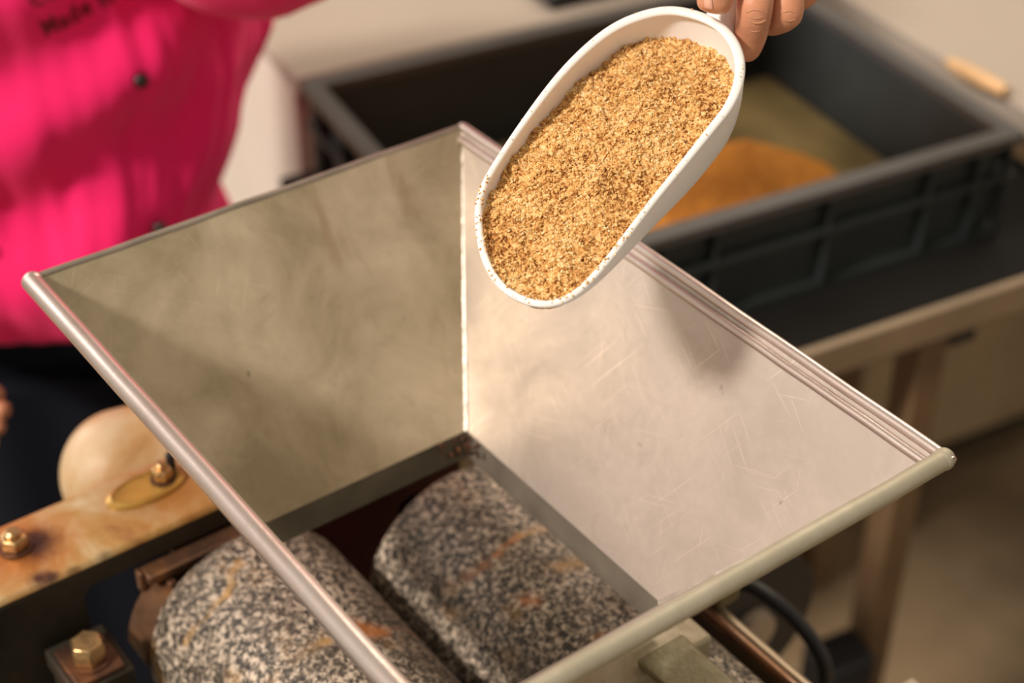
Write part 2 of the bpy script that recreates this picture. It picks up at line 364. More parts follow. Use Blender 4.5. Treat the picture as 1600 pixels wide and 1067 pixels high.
# table under the crate
tb = thing('work_table', 'dark topped table with brown metal edge carrying the grey crate', 'table', K(.3, .2, 0), math.radians(27.35))
MB().box(K, -.025, sg-.004, -.062, .452, TZ-.012, TZ).build('tabletop', M_TABLE, tb, .002)
MB().box(K, -.03, sg-.003, -.075, -.064, TZ-.036, TZ+.002).build('edge_rail', M_EDGE, tb, .003)
MB().box(K, -.025, sg-.005, -.063, -.03, TZ-.05, TZ-.013).build('apron', M_EDGE, tb, .003)
LEGP = atz(1492, 560, TZ-.05)
ls = (LEGP-CO).dot(CS)
for s_, t_ in ((ls, -.045), (.0, -.045), (ls, .42), (.0, .42)):
    MB().box(K, s_-.018, s_+.018, t_-.018, t_+.018, 0.012, TZ-.05).build('leg', M_LEG, tb, .003)
    MB().lathe(K(s_, t_, 0), (0, 0, 1), [(.024, 0), (.026, .004), (.016, .013)], 20).build('foot', M_DARK, tb)
MB().box(K, .0, ls, .395, .42, .26, .29).build('stretcher', M_LEG, tb, .002)
MB().box(K, ls+.02, ls+.055, -.06, -.03, TZ-.066, TZ-.0505).build('corner_bracket', M_DARK, tb, .002)

# black switch box clamped to the front leg of the table
pj = atd(1362, 1012, 1.72)
sj, tj = (pj-CO).dot(CS), (pj-CO).dot(CTt)
jb = thing('switch_box', 'black box fixed low on the front leg of the work table', 'box', K(ls-.06, -.05, .36), math.radians(27.35))
MB().box(K, ls-.085, ls-.0185, -.085, -.03, .375, .465).build('housing', M_RUBBER, jb, .006)
MB().box(K, ls-.078, ls-.026, -.089, -.0852, .383, .457).build('cover', M_DARK, jb, .002)

# ---------------------------------------------------------------- crate
CL, CW, CH = .594, .430, .120
cr = thing('storage_crate', 'dark grey ribbed plastic crate holding orange ground seed', 'crate', K(CL/2, CW/2, TZ), math.radians(27.35))
z0, z1 = TZ+.001, TZ+CH
IN = .014
MB().box(K, IN, CL-IN, IN, CW-IN, z0, z0+.004).build('crate_floor', M_CRATEIN, cr)
walls = [((IN, CL-IN), (IN, IN+.004)), ((IN, CL-IN), (CW-IN-.004, CW-IN)), ((IN, IN+.004), (IN, CW-IN)), ((CL-IN-.004, CL-IN), (IN, CW-IN))]
for (a, b) in walls:
    MB().box(K, a[0], a[1], b[0], b[1], z0+.004, z1-.002).build('crate_wall', M_CRATE, cr, .001)
mb = MB()
def frame_ring(mb, o, i, za, zb):
    mb.box(K, o, CL-o, o, i, za, zb).box(K, o, CL-o, CW-i, CW-o, za, zb).box(K, o, i, i, CW-i, za, zb).box(K, CL-i, CL-o, i, CW-i, za, zb)
frame_ring(mb, 0, IN+.005, z1-.010, z1); mb.build('rim', mat('grey_plastic_lit_rim', (.055, .051, .050), .42, var=.1), cr, .0025)  # light catching the rim is put into this lighter grey
mb = MB(); frame_ring(mb, .003, IN, z1-.052, z1-.046); mb.build('middle_rib', M_CRATE, cr, .001)
mb = MB(); frame_ring(mb, .006, IN, z0, z0+.010); mb.build('base_ledge', M_CRATE, cr, .002)
def front_s(px, py, z):
    p = atz(px, py, z); return (p-CO).dot(CS)
ribs = [front_s(1118, 420, 1.0), front_s(1300, 370, 1.0), front_s(1532, 300, 1.0)]
ribs = [ribs[1]-(ribs[1]-ribs[0])*2, ribs[0], ribs[1], (ribs[1]+ribs[2])/2+.03, ribs[2]-.0]
for s_ in [.008, .06, .18]+[q for q in ribs if .2 < q < .57]+[CL-.013]:
    MB().box(K, s_, s_+.005, .004, IN, z0+.010, z1-.010).build('rib', M_CRATE, cr, .001)
    MB().box(K, s_, s_+.005, CW-IN, CW-.004, z0+.010, z1-.010).build('rib', M_CRATE, cr, .001)
for t_ in (.03, .10, .16, .265, .33, .395):
    MB().box(K, .004, IN, t_, t_+.005, z0+.010, z1-.010).build('rib', M_CRATE, cr, .001)
    MB().box(K, CL-IN, CL-.004, t_, t_+.005, z0+.010, z1-.010).build('rib', M_CRATE, cr, .001)
# seed lying in the crate: a heap near the front wall that runs out to a thin dusting
hp = atz(1165, 262, TZ+.03); hs, ht = (hp-CO).dot(CS), (hp-CO).dot(CTt)
def heap_h(s_, t_):
    r_ = math.hypot((s_-hs+.015)/.135, (t_-ht+.015)/.12); h = .066*max(0, 1-r_)**1.15+.012*math.exp(-(r_*1.1)**2)
    h += .022*math.exp(-(((s_-.12)/.12)**2+((t_-.22)/.12)**2))
    return h
mb = MB(); nx, ny = 90, 66; g = []
s0_, s1_, t0_, t1_ = IN+.006, CL-IN-.006, IN+.006, CW-IN-.006
for j in range(ny+1):
    for i in range(nx+1):
        s_ = s0_+(s1_-s0_)*i/nx; t_ = t0_+(t1_-t0_)*j/ny
        h = heap_h(s_, t_)
        n_ = noise.noise(V(s_*60, t_*60, 0))*.003+noise.noise(V(s_*190, t_*190, 3))*.0015
        g.append(K(s_, t_, z0+.0045+max(0, h-.008)*(1+0)+n_*min(1, h*60)-(.002 if h < .009 else 0)))
mb.add(g, [(j*(nx+1)+i, j*(nx+1)+i+1, (j+1)*(nx+1)+i+1, (j+1)*(nx+1)+i) for j in range(ny) for i in range(nx)])
ob = mb.build('seed_heap', M_GRAIN2, None)
tag(ob, 'orange heap of ground seed lying inside the grey crate', 'ground seed', kind='stuff')
mb = MB().box(K, IN+.02, CL-IN-.008, IN+.008, CW-IN-.02, z0+.0041, z0+.0047)
tag(mb.build('seed_dust', M_DUST, smooth=False), 'thin tan seed dust covering the crate floor', 'seed dust', kind='stuff')

# small wooden tool in the gap right of the crate
pw = atz(1528, 124, .993)
sw, tw = (pw-CO).dot(CS), (pw-CO).dot(CTt)
wd = MB(); wd.tube([K(sw-.004, tw+.045, .9945), K(sw-.002, tw+.02, .9945), K(sw+.002, tw-.01, .9945), K(sw+.005, tw-.04, .9945)], [.006, .009, .0093, .007], 14)
wd = wd.build('wooden_handle', mat('tan_wood', (.55, .33, .16), .5, var=.2, vscale=30), None)
tag(wd, 'short tan wooden handle lying on the pale worktop beyond the right side of the crate', 'handle')

# ---------------------------------------------------------------- hopper
HD = .14; A0, A1, B0, B1 = .102, .283, .071, .214; HA, HB = .3924, .2826
hop = thing('steel_hopper', 'worn square steel feed hopper with rolled rim above granite rollers', 'hopper', M(HA/2, HB/2, -HD), math.radians(-53.65))
rimc = [(0, 0), (HA, 0), (HA, HB), (0, HB)]; botc = [(A0, B0), (A1, B0), (A1, B1), (A0, B1)]
TK = .0016
def panel(i, name, mt):
    j = (i+1) % 4
    q = [M(*rimc[i], 0), M(*rimc[j], 0), M(*botc[j], -HD), M(*botc[i], -HD)]
    n = (q[1]-q[0]).cross(q[3]-q[0]).normalized()
    cen = M(HA/2, HB/2, -.05)
    if (q[0]-cen).dot(n) < 0: n = -n
    # subdivided inner skin with slight waviness of beaten sheet
    N = 26; inn = []; out = []
    for a in range(N+1):
        for b in range(N+1):
            u_, v_ = a/N, b/N
            p = (q[0]*(1-u_)+q[1]*u_)*(1-v_)+(q[3]*(1-u_)+q[2]*u_)*v_
            e = min(1, 8*min(u_, 1-u_, v_, 1-v_))
            d = noise.noise(p*14)*.0012*e
            inn.append(p+n*d); out.append(p+n*(d+TK))
    fs = []; K1 = N+1; L_ = K1*K1
    for a in range(N):
        for b in range(N):
            fs.append((a*K1+b, (a+1)*K1+b, (a+1)*K1+b+1, a*K1+b+1)); fs.append((L_+a*K1+b, L_+a*K1+b+1, L_+(a+1)*K1+b+1, L_+(a+1)*K1+b))
    bd = [a*K1 for a in range(K1)]+[N*K1+b for b in range(1, K1)]+[a*K1+N for a in range(N-1, -1, -1)]+[b for b in range(N-1, 0, -1)]
    for k in range(len(bd)):
        x, y = bd[k], bd[(k+1) % len(bd)]; fs.append((x, y, L_+y, L_+x))
    o = MB().add(inn+out, fs).build(name, mt, hop)
    uvl = o.data.uv_layers.new(name='UVMap'); iv = wmat(hop)
    ex = (q[1]-q[0]).normalized(); ey = (n.cross(ex)).normalized()
    for lp in o.data.loops:
        p = iv @ o.data.vertices[lp.vertex_index].co-q[0]; uvl.data[lp.index].uv = (p.dot(ex)/.39+i*3.1, p.dot(ey)/.39)
    return o
panel(0, 'panel', M_STEEL); panel(1, 'panel', M_STEEL); panel(2, 'panel', M_STEEL); panel(3, 'panel', M_STEEL_OLIVE)
# rolled rim: rods on the two front edges, folded lips on the two back edges
def rod(p, q, r, name, mt, out, wob=.0003):
    pts = [p.lerp(q, k/24)+V(noise.noise(p+V(k*.4, 0, 0)), noise.noise(p+V(0, k*.4, 5)), noise.noise(p+V(0, 9, k*.4)))*wob for k in range(25)]
    return MB().tube(pts, r, 16).build(name, mt, hop)
RR = .0046
rod(M(-.001, HB-.001, -.002), M(HA-.001, HB-.001, -.002), .0056, 'rim_rod', M_ROD, 1)
rod(M(HA-.002, HB-.001, -.002), M(HA-.002, -.001, -.002), .0050, 'rim_rod', M_ROD2, 1)
MB().tube([M(.004+(HA-.010)*k/20, .0042, -.0056+.0006*noise.noise(V(k*.7, 2, 2))) for k in range(21)], .0026, 12).build('rim_fold', M_ROD, hop)
rod(M(0, -.0015, -.001), M(HA+.002, -.0015, -.001), .0030, 'rim_lip', M_ROD, 1)
rod(M(-.0012, 0, -.001), M(-.0012, HB, -.001), .0022, 'rim_lip', M_SKIRT, 1)
for a, b, r, mt in ((.0005, HB-.0015, .0058, M_ROD), (HA-.002, HB-.001, .0056, M_ROD2), (HA-.0025, -.0005, .0056, M_ROD2), (-.001, -.001, .0036, M_WELD)):
    MB().lathe(M(a, b, -.0018), (0, 0, 1), [(r*math.cos(t), r*math.sin(t)) for t in np.linspace(-PI/2, PI/2, 11)], 18).build('rim_corner', mt, hop)
# inner folded lip beside the right back rim
def strip(fr, pts, wd_, th, name, mt, parent):
    pass
# weld seams in the corners
def weld(i, r, name='weld_seam'):
    p, q = M(*rimc[i], -.003), M(*botc[i], -HD)
    pts, rr = [], []
    inward = (M(HA/2, HB/2, -.07)-(p+q)/2); inward.z = 0; inward.normalize()
    for k in range(70):
        t = k/69; pts.append(p.lerp(q, t)+inward*.0004); rr.append(r*(1+.35*noise.noise(V(k*.55, i, 0))+.15*(k % 2)))
    return MB().tube(pts, rr, 8).build(name, M_WELD, hop)
weld(0, .0016); weld(1, .0016); weld(3, .0014); weld(2, .0014)
# skirt under the outlet
zs = -HD-.021
def skirt(p0, p1, nrm, mt, h=.021, drop=0):
    a, b = M(*p0, -HD), M(*p1, -HD); n = MU*nrm[0]+MVv*nrm[1]
    q = [a, b, b+V(0, 0, -h), a+V(0, 0, -h)]
    MB().add(q+[x+n*.0015 for x in q], [(0, 1, 2, 3), (7, 6, 5, 4), (0, 4, 5, 1), (1, 5, 6, 2), (2, 6, 7, 3), (3, 7, 4, 0)]).build('skirt', mt, hop)
skirt((A0, B0), (A1, B0), (0, -1), M_SKIRT); skirt((A0, B1), (A0, B0), (-1, 0), M_DARKSKIRT)
skirt((A1, B1), (A1, B0), (1, 0), M_SKIRT, .006); skirt((A0, B1), (A1, B1), (0, 1), M_SKIRT, .006)
# grime and rust scab in the back corner
mb = MB()
for k in range(26):
    a = A0+abs(random.gauss(0, .008)); b = B0+abs(random.gauss(0, .004)); 
    if k % 2: a, b = A0+abs(random.gauss(0, .002)), B0+abs(random.gauss(0, .012))
    mb.lathe(M(a+.001, b+.001, -HD-abs(random.gauss(0, .006))), (random.random(), random.random(), 1), [(0, -.0015), (.0018, 0), (0, .0015)], 6)
mb.build('rust_crust', M_RUST, hop)

# ---------------------------------------------------------------- granite rollers
def roller(b, a0, a1, R, zc, label, seedv):
    o = thing('granite_roller', label, 'roller', M((a0+a1)/2, b, zc), math.radians(-53.65), 'granite rollers of the mill')
    del o['group']
    e = .012; prof = [(.012, -.0001), (R-e-.004, 0)]
    for t in np.linspace(0, PI/2, 9): prof.append((R-e+e*math.sin(t), e-e*math.cos(t)))
    L_ = a1-a0
    for t in np.linspace(0, PI/2, 9): prof.append((R-e+e*math.cos(t), L_-e+e*math.sin(t)))
    prof += [(R-e-.004, L_), (.012, L_+.0001)]
    MB().lathe(M(a0, b, zc), tuple(MU), prof, 120).build('stone_drum', M_GRANITE, o)
    MB().lathe(M(a0-.045, b, zc), tuple(MU), [(.013, 0), (.014, .002), (.014, L_+.088), (.013, L_+.09)], 28).build('axle', M_DARK, o)
    return o
RZ, RAD = -.255, .0687
roller(.2085, .050, .335, RAD, RZ, 'front granite roller, bulging out to the left beneath the hopper rim', 1)
roller(.0691, .078, .335, RAD, RZ, 'rear granite roller, seen inside the hopper outlet beside the right wall', 2)

# ---------------------------------------------------------------- mill frame
mill = thing('stone_mill', 'rusty tan painted iron mill frame carrying the granite rollers', 'mill', M(.18, .14, -RIMZ), math.radians(-53.65))
BZ = -.180
mb = MB().box(M, -.031, .030, -.10, .62, BZ-.006, BZ)
mb.build('beam', M_BEAM, mill, .0035, segs=3)
# side plate below the beam with a notch
def side(x, y, d): return M(d, x, y)
poly = [(.62, BZ-.006), (.298, BZ-.006), (.298, BZ-.012), (-.10, BZ-.012), (-.10, BZ-.006)]
mb = MB().prism(side, [(.62, BZ-.0065), (-.10, BZ-.0065), (-.10, BZ-.020), (.292, BZ-.020), (.298, BZ-.026), (.298, BZ-.34), (.62, BZ-.34)], .022, .029)
mb.build('side_plate', M_PLATE, mill, .001)
mb = MB().box(M, .0295, .042, -.08, .262, BZ-.028, BZ-.021); mb.box(M, .0295, .034, -.08, .262, BZ-.052, BZ-.028)
mb.build('angle_iron', M_COPPER, mill, .0012)
mb = MB().box(M, .0295, .036, .262, .2655, BZ-.036, BZ-.021); mb.build('angle_tab', M_COPPER, mill, .001)
MB().box(M, .012, .018, .02, .235, -.46, BZ-.022).build('end_plate', M_RED, mill)
MB().box(M, -.031, -.025, -.10, .62, BZ-.06, BZ-.0065).build('beam_web', M_BEAM, mill, .001)
# far end plate and lower body
MB().box(M, .375, .385, -.06, .62, -.60, -.30).build('end_plate', M_PLATE, mill, .002)
MB().box(M, .03, .375, -.06, .34, -.46, -.45).build('catch_tray', M_PLATE, mill, .002)
MB().box(M, .36, .39, .0, .62, -.215, -.19).build('front_beam', M_TAN, mill, .003)
# long rails beside the rear roller
MB().box(M, .03, .42, .001, .0068, -.2165, -.2085).build('rail', M_COPPER, mill, .002)
MB().box(M, .03, .42, -.0115, -.0035, -.250, -.217).build('rail', M_EDGE, mill, .003)
MB().box(M, .01, .385, .33, .345, -.60, -.30).build('side_rail', M_PLATE, mill, .002)
for a, b in ((.02, -.03), (.36, -.03), (.02, .55), (.36, .55)):
    MB().box(M, a-.02, a+.02, b-.02, b+.02, -RIMZ, -.46 if b > 0 else -.2505).build('leg', M_PLATE, mill, .003)
MB().box(M, .0, .38, .535, .565, -.62, -.60).build('cross_bar', M_PLATE, mill, .002)
MB().box(M, .0, .38, -.045, -.015, -.62, -.60).build('cross_bar', M_PLATE, mill, .002)
# hopper supports under the right front rim
MB().box(M, .268, .300, .046, .30, BZ-.0055, BZ+.014).build('support_bar', M_TAN, mill, .0025)
mb = MB().box(M, .292, .40, .062, .094, BZ+.0145, BZ+.019); mb.build('strap', M_OLIVE, mill, .0012)
MB().box(M, .233, .254, -.022, -.002, -.2165, -.150).build('post', M_OLIVE, mill, .003)
MB().box(M, .20, .254, -.022, .03, -.150, -.146).build('post_plate', M_OLIVE, mill, .001)
# hexagonal bolts
def hexbolt(P, r, h, mt, parent, stud=.0, washer=True, rot=0, ax=(0, 0, 1)):
    ax = V(*ax).normalized(); x = (MU*math.cos(rot)+MVv*math.sin(rot)).normalized(); y = ax.cross(x)
    hexp = lambda s_, z: [P+(x*math.cos(PI/3*k)+y*math.sin(PI/3*k))*s_+ax*z for k in range(6)]
    mb = MB().loft([hexp(r, 0), hexp(r, h*.8), hexp(r*.86, h)])
    o = mb.build('bolt', mt, parent, .0006)
    if washer: MB().lathe(P-ax*.0018, tuple(ax), [(r*.3, 0), (r*1.22, 0), (r*1.22, .0016), (r*.3, .0017)], 28).build('washer', M_RUST, o)
    if stud: MB().lathe(P+ax*h, tuple(ax), [(stud, -.001), (stud, h*.35), (stud*.7, h*.5)], 18).build('stud', mt, o)
    return o
hexbolt(BOLT1+V(0, 0, .0018), .0085, .008, M_BRASS, mill, .0050, True, .3)
# oval boss with a nut, set into the beam
ov = []
mb = MB(); rings = []
for rr_, zz in ((1.0, BZ-.001), (1.0, BZ+.002), (.86, BZ+.0035), (.82, BZ+.0025)):
    rings.append([M(-.008+.013*rr_*math.cos(t), .236+.026*rr_*math.sin(t), zz) for t in np.linspace(0, 2*PI, 40, endpoint=False)])
mb.loft(rings); oval = mb.build('oval_boss', M_BRASSP, mill)
hexbolt(M(-.008, .224, BZ+.004), .0065, .008, M_BRASS, mill, .0035, True, .1)
hexbolt(M(-.008, .224, BZ+.004)-MU*.006-MVv*.009+V(0, 0, -.001), .0032, .012, M_DARK, mill, 0, False, .1)
# foot block with the big bolt, and the curved bracket beside it
bb = M(.055, .306, -.213)
MB().box(M, .034, .078, .292, .330, -.240, -.226).build('bearing_block', M_PLATE, mill, .002)
MB().box(M, .043, .077, .297, .327, -.2258, -.2215).build('bolt_plate', M_RUST, mill, .0012)
hexbolt(M(.061, .312, -.2198), .0106, .013, M_BRASS, mill, 0, True, .25)
hexbolt(M(.092, .303, -.246), .008, .006, M_COPPER, mill, 0, True, .6)
MB().box(M, .034, .076, .294, .328, -.46, -.2405).build('bearing_pedestal', M_PLATE, mill, .003)
cp = [(.034, .262, -.208), (.040, .262, -.214), (.050, .263, -.222), (.058, .266, -.232), (.060, .272, -.243), (.056, .279, -.250)]
cp = [(.031+.004*k/8, .250+.030*math.sin(k/8*1.35)+.0*k, -.212-.040*(1-math.cos(k/8*1.5))) for k in range(9)]
def bracket_pts(w_):
    return [M(a+w_, b, z) for a, b, z in cp]
r1, r2 = bracket_pts(0), bracket_pts(.026)
rings = []
for k in range(9):
    rings.append([r1[k], r2[k], r2[k]+V(0, 0, -.003)-MVv*.002, r1[k]+V(0, 0, -.003)-MVv*.002])
MB().loft(rings).build('curved_bracket', M_COPPER, mill, .0008)
MB().box(M, .030, .046, .246, .2515, -.27, -.2095).build('bracket_web', M_RUST, mill, .001)
# tan bracket corner at the far right
pt = atd(1392, 1076, .98)
at_, bt_ = (pt-MT).dot(MU), (pt-MT).dot(MVv); zt = pt.z-RIMZ
MB().box(M, .35, at_, bt_-.018, bt_+.018, zt-.02, zt).build('corner_tab', M_GREYDISC, mill, .002)
MB().box(M, .35, .385, bt_-.018, -.03, zt-.05, zt-.0205).build('tab_arm', M_PLATE, mill, .002)

# cream motor behind the beam
mc = atd(196, 742, 1.14)
mot = thing('electric_motor', 'cream enamelled domed motor housing behind the rusty beam', 'motor', (mc.x, mc.y, mc.z-.06), math.radians(-53.65))
R_ = .046; axm = (MU*.25-MVv*.97).normalized()
prof = [(0.0005, -R_*.95)]+[(R_*math.sin(t), -R_*.95*math.cos(t)) for t in np.linspace(.15, PI/2, 12)]+[(R_, .05), (R_*1.04, .052), (R_*1.04, .060), (R_, .062), (R_, .12), (R_*.9, .13), (.01, .131)]
MB().lathe(mc, tuple(axm), prof, 48).build('housing', M_CREAM, mot)
MB().lathe(mc+axm*.131, tuple(axm), [(.008, 0), (.008, .04)], 16).build('shaft', M_DARK, mot)
cc_ = mc+axm*.06
pf = lambda a, b, z: V(cc_.x, cc_.y, 0)+axm*a+axm.cross(V(0, 0, 1))*b+V(0, 0, z)
MB().box(pf, -.04, .04, -.04, .04, mc.z-.055, mc.z-.040).build('foot_plate', M_CREAM, mot, .002)
MB().box(pf, -.03, .03, -.03, .03, 0, mc.z-.0552).build('pedestal', M_DARK, mot, .003)

# wheel with black belt, right of the mill, and the cable in front of it
wc = atd(1175, 985, 1.26)
whl = thing('drive_wheel', 'grey brown drive wheel with black belt low behind the hopper', 'wheel', (wc.x, wc.y, wc.z-.07), math.radians(-53.65))
MB().lathe(wc-MU*.015, tuple(MU), [(.01, 0), (.058, 0), (.060, .003), (.060, .010), (.050, .012), (.02, .010), (.018, .022), (.004, .023)], 64).build('disc', M_GREYDISC, whl)
MB().lathe(wc-MU*.014, tuple(MU), [(.0605, 0), (.0665, 0), (.0665, .012), (.0605, .012)], 64).build('belt', M_RUBBER, whl)
fw = lambda a, b, z: V(wc.x, wc.y, 0)+MU*a+MVv*b+V(0, 0, z)
MB().box(fw, -.05, -.018, -.02, .02, 0, wc.z+.01).build('stand', M_PLATE, whl, .003)
cpts = [atd(1100, 925, 1.12), atd(1130, 912, 1.12), atd(1165, 912, 1.11), atd(1205, 935, 1.10), atd(1243, 968, 1.10), atd(1275, 1010, 1.10), atd(1290, 1050, 1.11), atd(1285, 1120, 1.14), atd(1270, 1250, 1.2)]
def smooth_path(pts, n=8):
    out = []
    for i in range(len(pts)-1):
        p0, p1, p2, p3 = pts[max(i-1, 0)], pts[i], pts[i+1], pts[min(i+2, len(pts)-1)]
        for k in range(n):
            t = k/n; out.append(.5*((2*p1)+(p2-p0)*t+(2*p0-5*p1+4*p2-p3)*t*t+(3*p1-p0-3*p2+p3)*t**3))
    return out+[pts[-1]]
end = V(cpts[-1].x, cpts[-1].y+.05, .005)
cb = MB().tube(smooth_path(cpts+[V(cpts[-1].x, cpts[-1].y+.03, .4), end]), .0052, 12).build('power_cable', M_RUBBER, None)
tag(cb, 'black cable arching down behind the right corner of the hopper', 'cable')

# ---------------------------------------------------------------- scoop
yaw, pit, rol = math.radians(-124), .40, -.10
AX = V(math.cos(pit)*math.cos(yaw), math.cos(pit)*math.sin(yaw), -math.sin(pit))
SD = V(0, 0, 1).cross(AX).normalized(); UP = AX.cross(SD)
SD2 = SD*math.cos(rol)+UP*math.sin(rol); UP2 = AX.cross(SD2); SD, UP = SD2, UP2
SO = atd(1020, 120, .81)
def S(s_, t_, n_): return SO+AX*s_+SD*t_+UP*n_
raw = [(111, -34), (97, -41), (80, -43.5), (52, -44.5), (23, -44), (0, -41), (-20, -35), (-34, -25.5), (-43, -14), (-46, 0), (-44.5, 14), (-38, 26), (-28, 35), (-15, 41), (0, 43.5), (14, 42.5), (40, 40), (64, 37.5), (86, 36), (106, 34.5), (121, 32), (131.5, 27.5), (138, 20), (140.5, 9), (138, -5), (128, -20)]
raw = [V(a/1000, b/1000, 0) for a, b in raw]
outl = []
nr = len(raw)
for i in range(nr):
    p0, p1, p2, p3 = raw[i-1], raw[i], raw[(i+1) % nr], raw[(i+2) % nr]
    for k in range(6):
        t = k/6; outl.append(.5*((2*p1)+(p2-p0)*t+(2*p0-5*p1+4*p2-p3)*t*t+(3*p1-p0-3*p2+p3)*t**3))
for _ in range(3): outl = [(outl[i-1]+outl[i]*2+outl[(i+1) % len(outl)])/4 for i in range(len(outl))]
NO = len(outl)
def cenl(p): return V(min(max(p.x, .0), .098), 0, 0)
def Dp(s_):
    x = min(max((s_-.02)/.125, 0), 1); return .044*(1-x**1.35)+.0022
def bowl(inset, nlev=16, ex=.36):
    rings = []
    for j in range(nlev+1):
        ph = PI/2*j/nlev; q = max(math.cos(ph), 0)**ex; d = math.sin(ph)**(.95)
        ring = []
        for p in outl:
            c = cenl(p); r = p-c; rl = r.length
            pp = c+r*((rl-inset)/rl)*q
            dd = Dp(pp.x)-inset
            ring.append(S(pp.x, pp.y, -max(dd, .0006)*d))
        rings.append(ring)
    return rings
scoop = thing('flour_scoop', 'white plastic hand scoop heaped with ground golden seed', 'scoop', S(.04, 0, -.046), yaw)
outer = bowl(0); inner = bowl(.0020)
mb = MB(); n_ = NO
vs = [p for r in outer for p in r]+[p for r in inner for p in r]; LV = len(outer)
fs = []
for L0 in (0, 1):
    for i in range(LV-1):
        for j in range(n_):
            k = (j+1) % n_; o_ = L0*LV*n_
            fs.append((o_+i*n_+j, o_+i*n_+k, o_+(i+1)*n_+k, o_+(i+1)*n_+j))
for j in range(n_):
    k = (j+1) % n_; fs.append((j, k, LV*n_+k, LV*n_+j))
fs.append(tuple((LV-1)*n_+j for j in range(n_))); fs.append(tuple(LV*n_+(LV-1)*n_+j for j in range(n_)))
mb.add(vs, fs).build('bowl', M_SCOOP, scoop, angle=60)
# rounded lip, broader at the back than at the pouring edge
lip = MB(); rings = []
for i, p in enumerate(outl):
    t = (outl[(i+1) % NO]-outl[i-1]).normalized(); nrm = V(t.y, -t.x, 0)
    if nrm.dot(p-cenl(p)) < 0: nrm = -nrm
    wl = .0018+.0009*min(max((.06-p.x)/.09, 0), 1); hl = .0017
    rings.append([S(p.x+nrm.x*(wl*math.cos(a)-wl*.75), p.y+nrm.y*(wl*math.cos(a)-wl*.75), hl*math.sin(a)-.0003) for a in np.linspace(0, 2*PI, 10, endpoint=False)])
rings.append(rings[0]); lip.loft(rings, False).build('lip', M_SCOOP, scoop, angle=80)
# handle rising from the back wall
hb0 = S(-.043, .012, -.012)
hpx = [S(-.0475, .010, -.012), S(-.054, .0095, -.008), S(-.070, .009, -.002), S(-.095, .0085, .001), S(-.13, .008, -.002), S(-.155, .008, -.006)]
hr = [.0105, .0085, .0080, .0095, .0105, .0085]
MB().tube(smooth_path(hpx, 5), list(np.interp(np.linspace(0, 5, 26), range(6), hr)), 18, flat=.62).build('handle', M_SCOOP, scoop, angle=80)

# seed in the scoop: clumpy bed plus individual grains, nobody could count them
def level(s_, t_):
    x = min(max((s_+.046)/.186, 0), 1)
    h = -.0205+.0185*x**.8
    h += .0035*math.exp(-((t_-.004)/.022)**2-((s_-.055)/.06)**2)
    h += .0032*noise.noise(V(s_*55, t_*55, 2))+.0013*noise.noise(V(s_*140, t_*140, 7))
    if t_ < -.02: h -= .0035*((-.02-t_)/.022)*(1-x*.6)
    return h
def inside_fac(s_, t_):
    """ratio of the point's distance from the centre line to the outline's, by direction"""
    pass
poly_np = np.array([(p.x, p.y) for p in outl]); cen_np = np.array([(cenl(p).x, 0) for p in outl])
def shrink(f): return cen_np+(poly_np-cen_np)*f
def inpoly(P, poly):
    x, y = P[:, 0], P[:, 1]; r = np.zeros(len(P), bool); n = len(poly)
    for i in range(n):
        x1, y1 = poly[i]; x2, y2 = poly[(i+1) % n]
        c = ((y1 > y) != (y2 > y)) & (x < (x2-x1)*(y-y1)/(y2-y1+1e-12)+x1); r ^= c
    return r
mb = MB(); NR = 46; rings = []
def wallq(s_):
    n_ = .008*(1-min(max((s_-.02)/.12, 0), 1)); return .945 if s_ < .1 else .965
for j in range(NR+1):
    f_ = 1-(j/NR)*.985
    ring = []
    for p in outl:
        c = cenl(p); pp = c+(p-c)*f_*wallq(p.x)
        h = level(pp.x, pp.y)-(0.0 if j else .0015)
        h += .0006*noise.noise(V(pp.x*600, pp.y*600, 5))
        ring.append(S(pp.x, pp.y, h))
    rings.append(ring)
mb.loft(rings, False)
mb.add([q for q in rings[-1]], [tuple(range(NO))])
bed_v, bed_f = list(mb.v), list(mb.f)
# grains
ico = bmesh.new(); bmesh.ops.create_icosphere(ico, subdivisions=1, radius=1); ico.verts.ensure_lookup_table()
IV = np.array([v.co[:] for v in ico.verts]); IF = np.array([[v.index for v in f.verts] for f in ico.faces]); ico.free()
def grains(P3, sizes):
    n = len(P3)
    sc_ = sizes[:, None]*rng.uniform(.6, 1.25, (n, 3))
    q = rng.normal(size=(n, 3, 3)); q, _ = np.linalg.qr(q)
    jit = 1+rng.uniform(-.25, .25, (n, len(IV), 1))
    v = np.einsum('nij,nkj->nki', q, IV[None]*sc_[:, None, :]*jit)+P3[:, None, :]
    f = IF[None]+(np.arange(n)*len(IV))[:, None, None]
    return v.reshape(-1, 3), f.reshape(-1, 3)
NG = 21000
P = np.column_stack([rng.uniform(-.046, .142, NG*2), rng.uniform(-.046, .046, NG*2)])
P = P[inpoly(P, shrink(.95))][:NG]
hh = np.array([level(a, b) for a, b in P])
clump = np.array([noise.noise(V(a*260, b*260, 11)) for a, b in P])
hh += clump*.0021+rng.uniform(-.0003, .0005, len(P))
sz = rng.gamma(6, .00060/6, len(P))*(1+.25*clump); sz = np.clip(sz, .00025, .0012)
SOn, AXn, SDn, UPn = map(np.array, (SO, AX, SD, UP))
P3 = SOn+P[:, :1]*AXn+P[:, 1:]*SDn+hh[:, None]*UPn
